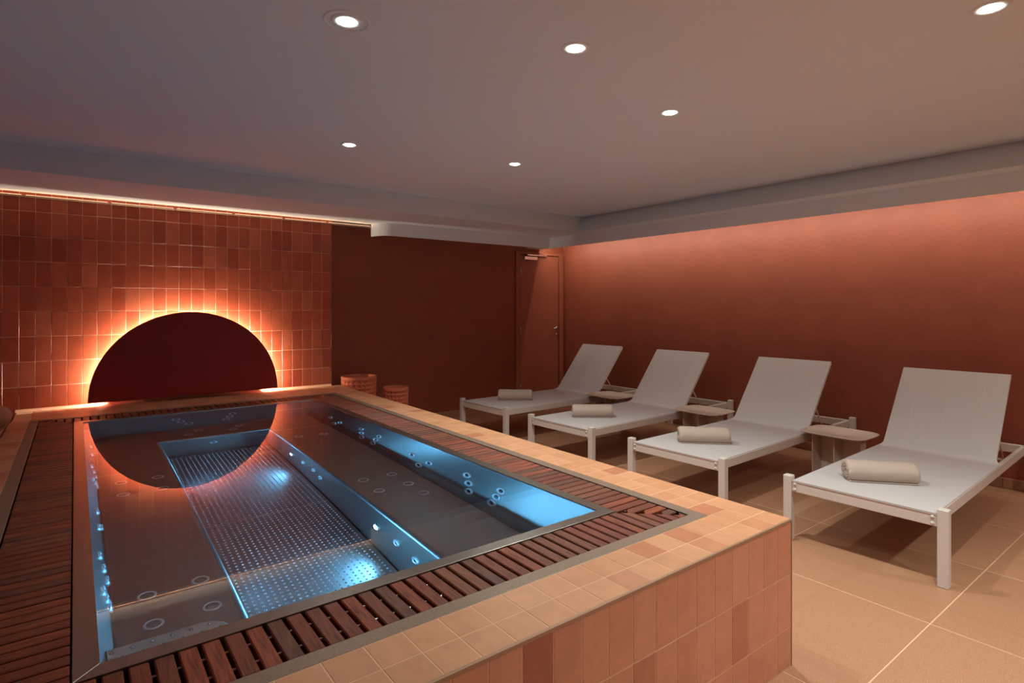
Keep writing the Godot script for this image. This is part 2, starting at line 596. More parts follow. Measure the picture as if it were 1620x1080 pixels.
func ceiling_parts() -> void:
	struct("ceiling", span(Vector3(XL - 0.2, C, ZD - 0.2), Vector3(XR + 0.2, C + 0.2, ZF + 0.2)), M.plaster)
	# dropped soffit round two sides, its inner faces slightly splayed
	var st := begin()
	var a := Vector3(XL, S, -5.005)
	var a2 := Vector3(XL, C + 0.01, -5.08)
	var b := Vector3(4.83, S, -5.005)
	var b2 := Vector3(5.015, C + 0.01, -5.08)
	var c := Vector3(4.83, S, ZF)
	var c2 := Vector3(5.015, C + 0.01, ZF)
	quad_to(st, a, b, b2, a2, Vector3(0, 0, 1))
	quad_to(st, b, c, c2, b2, Vector3(-1, 0, 0))
	quad_to(st, a, b, Vector3(4.83, S, ZD), Vector3(XL, S, ZD), Vector3.DOWN)
	quad_to(st, Vector3(4.83, S, ZD), c, Vector3(XR, S, ZF), Vector3(XR, S, ZD), Vector3.DOWN)
	struct("trim_1", done(st), M.plaster, "dropped plaster soffit along two sides of the ceiling")
	# fascia that hides the cove: runs before the door wall, turns the corner, runs along the loungers' wall
	var fb := 2.178
	var path := []
	for q in 9:
		var t := PI / 2 * q / 8.0
		path.append(Vector2(2.59 + 0.17 * (1 - cos(t)), ZT + 0.215 * sin(t)))
	path.append(Vector2(5.0, -5.725))
	path.append(Vector2(5.0, ZF))
	var sf := begin()
	var th := 0.018
	for i in path.size() - 1:
		var p: Vector2 = path[i]
		var q: Vector2 = path[i + 1]
		var off := []
		for k in [i, i + 1]:
			var d0: Vector2 = (path[k] - path[maxi(k - 1, 0)]) if k > 0 else (path[1] - path[0])
			var d1: Vector2 = (path[k + 1] - path[k]) if k < path.size() - 1 else d0
			var n0 := Vector2(d0.y, -d0.x).normalized()
			var n1 := Vector2(d1.y, -d1.x).normalized()
			off.append((n0 + n1) * (th / (1.0 + n0.dot(n1))))
		var p2: Vector2 = p + off[0]
		var q2: Vector2 = q + off[1]
		var nn := Vector3(-off[0].x, 0, -off[0].y)
		quad_to(sf, Vector3(p.x, fb, p.y), Vector3(q.x, fb, q.y), Vector3(q.x, S, q.y), Vector3(p.x, S, p.y), nn)
		quad_to(sf, Vector3(p2.x, fb, p2.y), Vector3(q2.x, fb, q2.y), Vector3(q2.x, S, q2.y), Vector3(p2.x, S, p2.y), -nn)
		quad_to(sf, Vector3(p.x, fb, p.y), Vector3(q.x, fb, q.y), Vector3(q2.x, fb, q2.y), Vector3(p2.x, fb, p2.y), Vector3.DOWN)
		if i == 0:
			quad_to(sf, Vector3(p.x, fb, p.y), Vector3(p2.x, fb, p2.y), Vector3(p2.x, S, p2.y), Vector3(p.x, S, p.y), Vector3(0, 0, -1))
	struct("trim_2", done(sf), M.plaster, "plaster fascia with a rounded end hiding the cove light")
	# shelf inside the cove
	struct("trim_3", span(Vector3(5.018, 2.222, ZD), Vector3(5.28, 2.234, ZF)), M.plaster, "shelf inside the cove above the loungers")

	# cove strip over the loungers' wall
	var cv := thing("cove_light", "hidden linear cove light washing the terracotta wall behind the loungers", "cove light", Vector3(5.30, S, -6.2))
	part("led_strip", boxm(Vector3(0.014, 0.010, 8.2), 0.0), M.led_warm, cv, Vector3(0, -0.006, 4.12))
	for i in 8:
		area("cove_lamp", Vector3(0, -0.014, 0.53 + 1.025 * i), Vector3(0.8, -0.6, 0), Vector2(1.02, 0.012), srgb(250, 242, 222), K_COVE / 7.4, cv)
	# strip in the corner between soffit and tiled wall: short aluminium profiles with a glowing face
	var cuts := [XL, -0.32, 0.236, 0.72, 1.20, 1.66, 2.10, 2.585]
	for i in cuts.size() - 1:
		var x0: float = cuts[i]
		var x1: float = cuts[i + 1]
		var lbl := "warm linear light profile tucked under the soffit above the tiled wall"
		var t := thing("linear_light", lbl, "light", Vector3((x0 + x1) / 2, S, ZT + 0.016), 0.0, "linear lights above the tiled wall")
		var ln := x1 - x0 - 0.008
		part("profile", boxm(Vector3(ln, 0.012, 0.022), 0.002), M.trim_metal, t, Vector3(0, -0.034, -0.003))
		part("led_strip", boxm(Vector3(ln - 0.02, 0.005, 0.012), 0.0), M.led_warm, t, Vector3(0, -0.0255, -0.003))
		area("linear_lamp", Vector3(0, -0.0225, -0.001), Vector3(0, 0.7, 1.0), Vector2(ln, 0.01), srgb(255, 190, 136), K_TILE_LED * ln * 0.22, t)

func downlights() -> void:
	var ring := lathe([Vector2(0.033, 0.03), Vector2(0.036, 0.0), Vector2(0.040, -0.004), Vector2(0.058, -0.005), Vector2(0.062, 0.0)], 32)
	var spots := [Vector2(0.835, -2.14), Vector2(1.695, -1.77), Vector2(2.683, -0.60), Vector2(2.683, -2.03), Vector2(1.484, -3.76), Vector2(2.698, -3.49), Vector2(2.69, 0.85), Vector2(1.3, 0.95), Vector2(4.1, 0.85)]
	var dim := [0.2, 0.45, 1.05, 1.05, 0.35, 1.05, 1.2, 1.5, 1.2]      # the circuit over the pool is dimmed
	var names := ["round recessed downlight with a double ring over the pool's entry step", "round recessed downlight over the pool corner beside the loungers", "round recessed downlight over the floor before the lounger farthest from the door", "round recessed downlight over the third lounger from the door", "round recessed downlight over the middle of the pool", "round recessed downlight over the second lounger from the door", "round recessed downlight over the open floor", "round recessed downlight over the floor before the pool front", "round recessed downlight over the floor near the loungers' wall"]
	for i in spots.size():
		var p := Vector3(spots[i].x, C, spots[i].y)
		var t := thing("ceiling_downlight", names[i], "downlight", p, 0.0, "ceiling downlights")
		part("trim_ring", ring, M.plaster, t)
		if i == 0:
			part("outer_ring", lathe([Vector2(0.078, 0.0), Vector2(0.080, -0.004), Vector2(0.086, -0.004), Vector2(0.088, 0.0)], 36), M.plaster, t)
		part("lamp_lens", lathe([Vector2(0.034, -0.004), Vector2(0.030, -0.007), Vector2(0, -0.008)], 28), M.lamp_white, t)
		spot("lamp_spot", Vector3(0, -0.02, 0), Vector3.DOWN, srgb(246, 252, 242), K_SPOT * dim[i], 66.0, 0.035, t)

# ------------------------------------------------------------------ pool surround
func ring_frame(x0: float, x1: float, z0: float, z1: float, w: float, y0: float, y1: float, b: float) -> ArrayMesh:
	# four mitred bars; x0..z1 is the inner opening, w the width of the bars
	var st := begin()
	var i := [Vector2(x0, z0), Vector2(x1, z0), Vector2(x1, z1), Vector2(x0, z1)]
	var o := [Vector2(x0 - w, z0 - w), Vector2(x1 + w, z0 - w), Vector2(x1 + w, z1 + w), Vector2(x0 - w, z1 + w)]
	for k in 4:
		var j := (k + 1) % 4
		add_slab(st, [i[k], i[j], o[j], o[k]], y0, y1, b)
	return done(st)

const RX0 := 0.047     # basin opening
const RX1 := 1.693
const RZ0 := -5.14
const RZ1 := -1.642
const RW := 0.052      # steel rim
const GX0 := -0.208    # grate outer edges
const GX1 := 1.950
const GZ0 := -5.385
const GZ1 := -1.385
const FW := 0.053      # strip round the grates

func surround() -> void:
	var t := thing("pool_surround", "raised pool surround clad in peach ceramic tiles", "pool surround")
	var fx0 := GX0 - FW
	var fx1 := GX1 + FW
	var fz0 := GZ0 - FW
	var fz1 := GZ1 + FW
	var X1 := 2.235
	var Z1 := -1.113
	# core: four blocks round the gutter
	var st := begin()
	var top := D - 0.0009
	for q in [[XL + 0.004, X1 - 0.0022, fz1 - 0.02, Z1 - 0.0022], [GX1, X1 - 0.003, ZT + 0.004, fz1], [fx0 - 0.10, fx0 + FW, ZT + 0.004, fz1], [fx0, GX1, ZT + 0.004, GZ0]]:
		add_box(st, Vector3((q[0] + q[1]) / 2, top / 2, (q[2] + q[3]) / 2), Vector3(absf(q[1] - q[0]), top, absf(q[3] - q[2])))
	part("plinth", done(st), M.grout, t)
	var sg := begin()
	for q in [[GX0, GX1, GZ1 - 0.2, GZ1], [GX0, GX1, GZ0, GZ0 + 0.2], [GX0, GX0 + 0.2, GZ0, GZ1], [GX1 - 0.2, GX1, GZ0, GZ1]]:
		add_box(sg, Vector3((q[0] + q[1]) / 2, 0.44, (q[2] + q[3]) / 2), Vector3(absf(q[1] - q[0]), 0.02, absf(q[3] - q[2])))
	part("gutter", done(sg), M.gutter, t)
	part("edge_strip", ring_frame(GX0, GX1, GZ0, GZ1, FW, D - 0.06, D + 0.001, 0.002), M.bronze_strip, t)
	# deck tiles
	var g := 0.003
	var put := func(x0: float, x1: float, z0: float, z1: float):
		var r := rng.randf()
		var k := 0 if r < 0.36 else 1 if r < 0.66 else 2 if r < 0.84 else 3 if r < 0.94 else 4
		part("deck_tile", rect_slab(absf(x1 - x0) - g, absf(z1 - z0) - g, -0.008, 0.0, 0.001), M["deck_tile_%d" % k], t, Vector3((x0 + x1) / 2, D + rng.randf_range(-0.0003, 0.0003), (z0 + z1) / 2))
	for j in 2:
		var zz := [Z1 - 0.004, -1.222, fz1]
		for i in 24:
			put.call(X1 - 0.003 - 0.1045 * (i + 1), X1 - 0.003 - 0.1045 * i, zz[j + 1], zz[j])
	for i in 41:
		var za: float = fz1 - 0.1002 * i
		put.call(2.12, X1, za - 0.1002, za)
		put.call(fx1, 2.12, za - 0.1002, za)
	var zb := [fz0, -5.635, -5.835, ZT + 0.004]
	for j in 3:
		for i in 25:
			put.call(X1 - 0.0997 * (i + 1), X1 - 0.0997 * i, zb[j + 1], zb[j])
	for i in 41:
		var zl: float = fz1 - 0.1002 * i
		put.call(fx0 - 0.112, fx0, zl - 0.1002, zl)
	# front cladding: upright tiles
	var rows := [0.002, 0.155, 0.360, 0.564]
	for i in 22:
		for j in 3:
			var r := rng.randf()
			var k := 0 if r < 0.4 else 1 if r < 0.7 else 2 if r < 0.90 else 3 if r < 0.96 else 4
			part("side_tile", boxm(Vector3(0.1035 - g, rows[j + 1] - rows[j] - g, 0.009), 0.001), M["side_tile_%d" % k], t, Vector3(X1 - 0.003 - 0.1035 * (i + 0.5), (rows[j] + rows[j + 1]) / 2, Z1 - 0.0055))
	for i in 46:
		for j in 3:
			var r := rng.randf()
			var k := 0 if r < 0.4 else 1 if r < 0.7 else 2 if r < 0.90 else 3 if r < 0.96 else 4
			part("side_tile", boxm(Vector3(0.009, rows[j + 1] - rows[j] - g, 0.1035 - g), 0.001), M["side_tile_%d" % k], t, Vector3(X1 - 0.0055, (rows[j] + rows[j + 1]) / 2, Z1 - 0.012 - 0.1035 * (i + 0.5)))
	# metal edge profiles
	part("edge_trim", boxm(Vector3(3.07, 0.0125, 0.010), 0.0015), M.trim_metal, t, Vector3((XL + X1) / 2 + 0.005, D - 0.0068, Z1 - 0.004))
	part("corner_trim", boxm(Vector3(0.006, D - 0.012, 0.010), 0.001), M.trim_metal, t, Vector3(X1 - 0.002, (D - 0.012) / 2, Z1 - 0.004))
	# cove bead where the deck meets the tiled wall
	var sbd := begin(true)
	var pr := []
	for q in 5:
		var ta := PI / 2 * q / 4.0
		pr.append(Vector2(D + 0.001 + 0.02 * (1 - cos(ta)), ZT + 0.004 + 0.02 * (1 - sin(ta))))
	for q in 4:
		quad_to(sbd, Vector3(fx0 - 0.11, pr[q].x, pr[q].y), Vector3(2.146, pr[q].x, pr[q].y), Vector3(2.146, pr[q + 1].x, pr[q + 1].y), Vector3(fx0 - 0.11, pr[q + 1].x, pr[q + 1].y), Vector3(0, 1, 1))
	part("cove_bead", done(sbd), M.wall_grout, t)
	# ledge between the pool deck and the side wall, a narrow drain slot apart
	var lg := thing("side_ledge", "narrow tiled ledge beyond the drain slot, carrying the stone ball", "ledge")
	part("ledge_core", span(Vector3(XL + 0.004, 0, ZT + 0.004), Vector3(fx0 - 0.126, D - 0.002, fz1 - 0.024)), M.grout, lg)
	var n := 0
	while n < 22:
		for s in [[XL + 0.004, -0.615], [-0.615, fx0 - 0.125]]:
			var za := fz1 - 0.024 - 0.2045 * n
			part("ledge_tile", rect_slab(s[1] - s[0] - g, 0.2045 - g, -0.008, 0.0, 0.001), M["deck_tile_%d" % (n % 4)], lg, Vector3((s[0] + s[1]) / 2, D, za - 0.102))
		n += 1
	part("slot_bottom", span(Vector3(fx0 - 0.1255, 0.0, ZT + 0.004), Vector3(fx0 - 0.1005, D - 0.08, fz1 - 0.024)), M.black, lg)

func grates() -> void:
	var ix0 := RX0 - RW
	var ix1 := RX1 + RW
	var iz0 := RZ0 - RW
	var iz1 := RZ1 + RW
	var lab := {
		"front": "teak slat grate along the pool end with the studded entry step",
		"right": "long teak slat grate on the lounger side of the pool",
		"back": "teak slat grate below the half-disc wall panel",
		"left": "long dark teak slat grate on the pool side opposite the loungers"}
	var y1 := D - 0.002
	var y0 := D - 0.026
	var c := 0.004
	for side in ["front", "right", "back", "left"]:
		var t := thing("teak_grate", lab[side], "grate", Vector3.ZERO, 0.0, "teak overflow grates")
		var along_x: bool = side in ["front", "back"]
		var a0: float = GX0 if along_x else GZ0
		var a1: float = GX1 if along_x else GZ1
		var i0: float = ix0 if along_x else iz0
		var i1: float = ix1 if along_x else iz1
		var out: float = {"front": GZ1, "back": GZ0, "left": GX0, "right": GX1}[side]
		var inn: float = {"front": iz1, "back": iz0, "left": ix0, "right": ix1}[side]
		var dir := signf(inn - out)
		out += dir * c
		inn -= dir * c
		var n := int(round((a1 - a0) / 0.05))
		var p := (a1 - a0) / n
		var reach := absf(inn - out)
		for i in n:
			var s0 := a0 + p * i + 0.005
			var s1 := s0 + p - 0.010
			var cut := 0.008 / reach      # keep clear of the neighbouring grate at the mitre
			s0 = maxf(s0, a0 + cut * (i0 - a0))
			s1 = minf(s1, a1 - cut * (a1 - i1))
			# length at both long edges of the slat: full between the rim's corners, cut on the mitre beyond them
			var ends := []
			for s in [s0, s1]:
				var k := 1.0
				if s < i0:
					k = (s - a0) / (i0 - a0)
				elif s > i1:
					k = (a1 - s) / (a1 - i1)
				ends.append(clampf(k, 0.0, 1.0) * reach - (0.006 if k < 1.0 else 0.0))
			if maxf(ends[0], ends[1]) < 0.012:
				continue
			var e0: float = maxf(ends[0], 0.001)
			var e1: float = maxf(ends[1], 0.001)
			# local: slat runs along z, centred on its own base
			var w := s1 - s0
			var key := "slat_%s_%.3f_%.3f_%.3f" % [side, w, e0, e1]
			if not cache.has(key):
				var sg := dir if along_x else -dir
				cache[key] = slab([Vector2(-w / 2, 0), Vector2(w / 2, 0), Vector2(w / 2, sg * e1), Vector2(-w / 2, sg * e0)], 0.0, y1 - y0, 0.003) if along_x else slab([Vector2(w / 2, 0), Vector2(-w / 2, 0), Vector2(-w / 2, sg * e1), Vector2(w / 2, sg * e0)], 0.0, y1 - y0, 0.003)
			var mid := (s0 + s1) / 2
			var at := Vector3(mid, y0, out) if along_x else Vector3(out, y0, mid)
			var m: Material = M["teak_%d" % (rng.randi() % 6)]
			part("slat", cache[key], m, t, at + Vector3(0, rng.randf_range(-0.0006, 0.0006), 0), Vector3.ZERO if along_x else Vector3(0, -PI / 2, 0))
		for f in [0.3, 0.72]:
			var q: float = out + dir * reach * f
			var b0: float = lerpf(a0, i0, f) + 0.05
			var b1: float = lerpf(a1, i1, f) - 0.05
			var u := Vector3(b0, y0 + 0.013, q) if along_x else Vector3(q, y0 + 0.013, b0)
			var v := Vector3(b1, y0 + 0.013, q) if along_x else Vector3(q, y0 + 0.013, b1)
			part("steel_rod", tube([u, v], 0.004, 6), M.chrome, t)

# ------------------------------------------------------------------ pool
func wall_x_left(y: float) -> float:
	return RX0 + 0.055 * (W - y) / 0.45

func wall_x_right(y: float) -> float:
	return RX1 - 0.10 * (W - y) / 0.45

func basin() -> void:
	var t := thing("spa_basin", "stainless steel spa basin with benches, jets and blue lights", "spa pool")
	part("rim", ring_frame(RX0, RX1, RZ0, RZ1, RW, D - 0.05, D + 0.0005, 0.0008), M.steel, t)
	var ex0 := 0.467
	var ex1 := 1.18
	var ez := -4.60
	var zf := RZ1
	var lx := wall_x_left(BEN)
	var rx := 1.578
	var rxm := wall_x_right(0.20)
	var bz := -4.955
	var top := D - 0.004
	# outer walls
	var st := begin()
	quad_to(st, Vector3(RX0, top, RZ0), Vector3(RX0, top, zf), Vector3(lx, BEN, zf), Vector3(lx, BEN, bz), Vector3(1, 0, 0))
	quad_to(st, Vector3(RX0, top, RZ0), Vector3(RX1, top, RZ0), Vector3(rxm, BEN, bz), Vector3(lx, BEN, bz), Vector3(0, 0, 1))
	var kz := bz + (RZ0 - bz) * (0.20 - BEN) / (top - BEN)
	quad_to(st, Vector3(RX1, top, RZ0), Vector3(RX1, top, zf), Vector3(rxm, 0.20, zf), Vector3(rxm, 0.20, kz), Vector3(-1, 0, 0))
	quad_to(st, Vector3(rxm, 0.20, kz), Vector3(rxm, 0.20, zf), Vector3(rx, BEN, zf), Vector3(rx, BEN, bz), Vector3(-1, 0, 0))
	quad_to(st, Vector3(RX0, top, zf), Vector3(RX1, top, zf), Vector3(RX1, PF, zf), Vector3(RX0, PF, zf), Vector3(0, 0, -1))
	part("wall_shell", done(st), M.steel, t)
	# benches: a horseshoe with a rolled edge, and the risers below
	var r := 0.030
	var sb := begin(true)
	var o := r
	quad_to(sb, Vector3(lx, BEN, bz), Vector3(lx, BEN, zf), Vector3(ex0 - o, BEN, zf), Vector3(ex0 - o, BEN, ez - o), Vector3.UP)
	quad_to(sb, Vector3(rx, BEN, bz), Vector3(rx, BEN, zf), Vector3(ex1 + o, BEN, zf), Vector3(ex1 + o, BEN, ez - o), Vector3.UP)
	quad_to(sb, Vector3(lx, BEN, bz), Vector3(rx, BEN, bz), Vector3(ex1 + o, BEN, ez - o), Vector3(ex0 - o, BEN, ez - o), Vector3.UP)
	var prev := []
	for q in 9:
		var a := PI / 2 * q / 8.0
		var e := r * (1.0 - sin(a))
		var y := BEN - r * (1.0 - cos(a))
		var row := [Vector3(ex0 - e, y, zf), Vector3(ex0 - e, y, ez - e), Vector3(ex1 + e, y, ez - e), Vector3(ex1 + e, y, zf)]
		if q > 0:
			quad_to(sb, prev[0], prev[1], row[1], row[0], Vector3(1, 0.5, 0))
			quad_to(sb, prev[1], prev[2], row[2], row[1], Vector3(0, 0.5, 1))
			quad_to(sb, prev[2], prev[3], row[3], row[2], Vector3(-1, 0.5, 0))
		prev = row
	part("bench", done(sb), M.steel, t)
	var sr := begin()
	var yb := BEN - r
	quad_to(sr, Vector3(ex0, yb, zf), Vector3(ex0, yb, ez), Vector3(ex0, PF, ez), Vector3(ex0, PF, zf), Vector3(1, 0, 0))
	quad_to(sr, Vector3(ex0, yb, ez), Vector3(ex1, yb, ez), Vector3(ex1, PF, ez), Vector3(ex0, PF, ez), Vector3(0, 0, 1))
	quad_to(sr, Vector3(ex1, yb, ez), Vector3(ex1, yb, zf), Vector3(ex1, PF, zf), Vector3(ex1, PF, ez), Vector3(-1, 0, 0))
	part("riser", done(sr), M.steel, t)
	# foot well floor: two embossed plates with an open joint along the edges
	part("well_bed", span(Vector3(ex0, PF - 0.02, ez), Vector3(ex1, PF - 0.012, zf)), M.nozzle, t)
	for q in [[ez + 0.006, -3.292], [-3.288, zf]]:
		part("floor_plate", boxm(Vector3(ex1 - ex0 - 0.018, 0.01, q[1] - q[0]), 0.001), M.steel, t, Vector3((ex0 + ex1) / 2, PF - 0.005, (q[0] + q[1]) / 2))
	var dot := lathe([Vector2(0.0062, 0.0), Vector2(0.0052, 0.0018), Vector2(0.003, 0.003), Vector2(0.0, 0.0034)], 8)
	var where := []
	var zi := 0
	var zz := ez + 0.045
	while zz < -1.75:
		var n := 24
		for i in n:
			var xx := ex0 + 0.034 + 0.0280 * i
			if absf(zz + 3.29) > 0.012:
				where.append(Vector3(xx, PF, zz))
		zz += 0.0278
		zi += 1
	stud_field(t, dot, where)
	# entry step with studs at the near end
	var sp := []
	for p in [Vector2(0.060, zf), Vector2(0.355, zf), Vector2(0.349, -1.75), Vector2(0.335, -1.785), Vector2(0.314, -1.805), Vector2(0.285, -1.815), Vector2(0.060, -1.815)]:
		sp.append(p)
	var step := part("entry_step", slab(sp, W - 0.36, W - 0.12, 0.006), M.step_steel, t)
	var dots := []
	for i in 6:
		dots.append(Vector3(0.075 + 0.045 * i, W - 0.12, -1.79))
		dots.append(Vector3(0.0975 + 0.045 * i, W - 0.12, -1.757))
		dots.append(Vector3(0.075 + 0.045 * i, W - 0.12, -1.724))
		dots.append(Vector3(0.0975 + 0.045 * i, W - 0.12, -1.691))
	stud_field(step, dot, dots)
	# massage jets
	var ring := lathe([Vector2(0.017, 0.0), Vector2(0.020, 0.006), Vector2(0.025, 0.0085), Vector2(0.031, 0.007), Vector2(0.034, 0.0)], 24)
	var core := lathe([Vector2(0.019, 0.001), Vector2(0.012, 0.002), Vector2(0.008, 0.008), Vector2(0.004, 0.009), Vector2(0, 0.005)], 18)
	var jet := func(at: Vector3, n: Vector3, s: float):
		var m := part("jet", ring, M.jet_ring, t, at)
		m.basis = Basis(Quaternion(Vector3.UP, n.normalized())).scaled(Vector3.ONE * s)
		part("nozzle", core, M.nozzle, m)
	var jz := [[-4.532, 0.305], [-4.317, 0.29], [-4.389, 0.184 + 0.03], [-3.94, 0.364], [-3.894, 0.284], [-3.851, 0.21], [-3.641, 0.371], [-3.652, 0.289], [-3.658, 0.21], [-3.142, 0.319], [-3.017, 0.225], [-2.929, 0.317], [-2.549, 0.387], [-2.503, 0.304], [-2.473, 0.222], [-2.243, 0.385], [-2.256, 0.307], [-2.273, 0.225]]
	for j in jz:
		jet.call(Vector3(wall_x_right(j[1]) - 0.0005, j[1], j[0]), Vector3(-1, 0.222, 0), 1.05)
		jet.call(Vector3(wall_x_left(j[1]) + 0.0005, j[1], j[0]), Vector3(1, 0.122, 0), 1.0)
	for j in [[0.62, 0.40], [0.65, 0.32], [0.70, 0.25], [1.02, 0.40], [0.99, 0.32], [0.96, 0.25]]:
		var bz2: float = RZ0 + (bz - RZ0) * (W - j[1]) / 0.45
		jet.call(Vector3(j[0], j[1], bz2 + 0.0005), Vector3(0, 0.41, 1), 0.92)
	for j in [[-3.77, -0.074], [-3.572, -0.061], [-3.446, -0.093], [-2.42, -0.077], [-2.235, -0.082]]:
		jet.call(Vector3(ex1, j[1], j[0]), Vector3(-1, 0, 0), 0.8)
		jet.call(Vector3(ex0, j[1], j[0]), Vector3(1, 0, 0), 0.8)
	jet.call(Vector3(0.80, -0.066, ez), Vector3(0, 0, 1), 0.8)
	# air pads in the benches
	var pad := lathe([Vector2(0.0215, 0.0), Vector2(0.0235, 0.004), Vector2(0.027, 0.005), Vector2(0.0305, 0.0)], 24)
	var face := lathe([Vector2(0.023, 0.0005), Vector2(0.012, 0.003), Vector2(0.0, 0.004)], 24)
	for p in [[0.203, -2.382], [0.372, -2.393], [0.376, -2.188], [0.204, -2.183], [0.372, -3.759], [0.198, -3.541], [0.372, -3.541], [0.2, -3.759], [1.287, -3.053], [1.290, -2.850], [1.460, -3.052], [1.464, -2.855], [1.465, -2.683], [1.290, -4.223], [1.460, -4.194], [0.66, -4.74], [0.74, -4.84], [0.96, -4.74], [1.02, -4.84]]:
		var ap := part("air_pad", pad, M.jet_ring, t, Vector3(p[0], BEN, p[1]))
		part("pad_face", face, M.steel, ap)
	# lamps in the risers
	var bezel := lathe([Vector2(0.022, 0.0), Vector2(0.024, 0.008), Vector2(0.032, 0.009), Vector2(0.037, 0.0)], 28)
	var lens := lathe([Vector2(0.023, 0.004), Vector2(0.018, 0.009), Vector2(0, 0.012)], 24)
	for l in [[ex1, -4.015, -1], [ex1, -2.636, -1], [ex0, -4.015, 1], [ex0, -2.636, 1], [ex1, -1.86, -1], [ex0, -1.86, 1]]:
		var at := Vector3(l[0], -0.095, l[1])
		var n := Vector3(l[2], 0, 0)
		var m := part("pool_light", bezel, M.chrome, t, at)
		m.basis = Basis(Quaternion(Vector3.UP, n))
		part("lamp_lens", lens, M.pool_lamp, m)
		spot("pool_lamp", at + n * 0.02, n + Vector3(0, -0.12, 0), srgb(92, 188, 252), K_POOL, 76.0, 0.03, t)
	# the water: a calm body filling the basin to the rim
	var wt := part("pool_water", span(Vector3(RX0 - 0.004, PF - 0.03, RZ0 - 0.004), Vector3(RX1 + 0.004, W, RZ1 + 0.004)), M.water, self)
	wt.set_meta("label", "still clear pool water mirroring the half-disc panel")
	wt.set_meta("category", "water")
	wt.set_meta("kind", "stuff")

func stud_field(parent: Node, mesh: Mesh, where: Array) -> void:
	var mm := MultiMesh.new()
	mm.transform_format = MultiMesh.TRANSFORM_3D
	mm.mesh = mesh
	mm.instance_count = where.size()
	for i in where.size():
		mm.set_instance_transform(i, Transform3D(Basis.IDENTITY, where[i]))
	var o := MultiMeshInstance3D.new()
	o.name = "studs"
	o.multimesh = mm
	o.material_override = M.chrome
	o.set_meta("kind", "stuff")
	parent.add_child(o, true)

# ------------------------------------------------------------------ wall light
func half_disc() -> void:
	var R := 0.748
	var cx := 0.833
	var cy := 0.612
	var zf := ZT + 0.092
	var zb := ZT + 0.068
	var t := thing("half_disc_light", "dark oxblood half-disc panel with a glowing halo on the tiled wall", "wall light", Vector3(cx, cy, ZT))
	var n := 96
	var st := begin()
	var f := 0.003
	var c0 := Vector3(0, 0.2, zf - ZT)
	for i in n:
		var a0 := PI * i / n
		var a1 := PI * (i + 1) / n
		var d0 := Vector3(cos(a0), sin(a0), 0)
		var d1 := Vector3(cos(a1), sin(a1), 0)
		var q := Vector3(0, 0, zf - ZT)
		var b := Vector3(0, 0, zb - ZT)
		var e := Vector3(0, 0, -f)
		tri_out(st, Vector3(0, 0, zf - ZT), d0 * (R - f) + q, d1 * (R - f) + q, Vector3(0, 0.2, 0))
		tri_out(st, Vector3(0, 0, zb - ZT), d0 * R + b, d1 * R + b, Vector3(0, 0.2, 1))
		quad_out(st, d0 * (R - f) + q, d1 * (R - f) + q, d1 * R + q + e, d0 * R + q + e, Vector3(0, 0.1, zb - ZT))
		quad_out(st, d0 * R + q + e, d1 * R + q + e, d1 * R + b, d0 * R + b, Vector3(0, 0, zb - ZT))
	quad_to(st, Vector3(-R, 0, zf - ZT - f), Vector3(R, 0, zf - ZT - f), Vector3(R, 0, zb - ZT), Vector3(-R, 0, zb - ZT), Vector3.DOWN)
	part("panel", done(st), M.oxblood, t)
	# carrier fixed to the wall
	var sc := begin()
	add_box(sc, Vector3(0, 0.28, 0.0355), Vector3(0.9, 0.3, 0.063))
	part("carrier", done(sc), M.black, t)
	# strip bent along the rim, behind the panel
	var rs := R - 0.085
	var ss := begin()
	var m := 48
	for i in m:
		var a0 := PI * (i + 0.0) / m
		var a1 := PI * (i + 1.0) / m
		for w in [[0.064, 0.056]]:
			var p := []
			for a in [a0, a1]:
				for rr in [rs - 0.005, rs + 0.005]:
					for zz in w:
						p.append(Vector3(cos(a) * rr, sin(a) * rr, zz))
			var o: Vector3 = (p[0] + p[7]) / 2.0
			quad_out(ss, p[0], p[1], p[5], p[4], o)
			quad_out(ss, p[2], p[3], p[7], p[6], o)
			quad_out(ss, p[0], p[2], p[6], p[4], o)
			quad_out(ss, p[1], p[3], p[7], p[5], o)
	part("led_strip", done(ss), M.led_halo, t)
	for i in 24:
		var a := PI * (i + 0.5) / 24.0
		var d := Vector3(cos(a), sin(a), 0)
		var l := AreaLight3D.new()
		l.name = "halo_lamp"
		t.add_child(l, true)
		l.transform = Transform3D(Basis.looking_at(d * 0.7 + Vector3(0, 0, -1), d), d * rs + Vector3(0, 0, 0.054))
		l.area_size = Vector2(0.09, 0.012)
		l.light_color = srgb(255, 232, 204)
		l.light_energy = K_HALO * 0.10
		l.area_range = 8.0
		l.area_attenuation = 2.0
		l.shadow_enabled = true

# ------------------------------------------------------------------ furniture
func loungers() -> void:
	var spots := [[-5.015, 0.0], [-3.808, 0.0], [-2.576, 0.0], [-1.345, 0.0]]
	var lab := ["white sling sun lounger beside the terracotta door", "white sling sun lounger, second from the door", "white sling sun lounger, third from the door", "white sling sun lounger farthest from the door"]
	var proto := make_lounger()
	for i in 4:
		var at := Vector3(3.43, 0, spots[i][0])
		var turn := deg_to_rad(2.0)
		if i == 0:
			proto.position = at
			proto.rotation.y = turn
			proto.set_meta("label", lab[0])
		else:
			copy(proto, "sun_lounger", at, turn, lab[i])

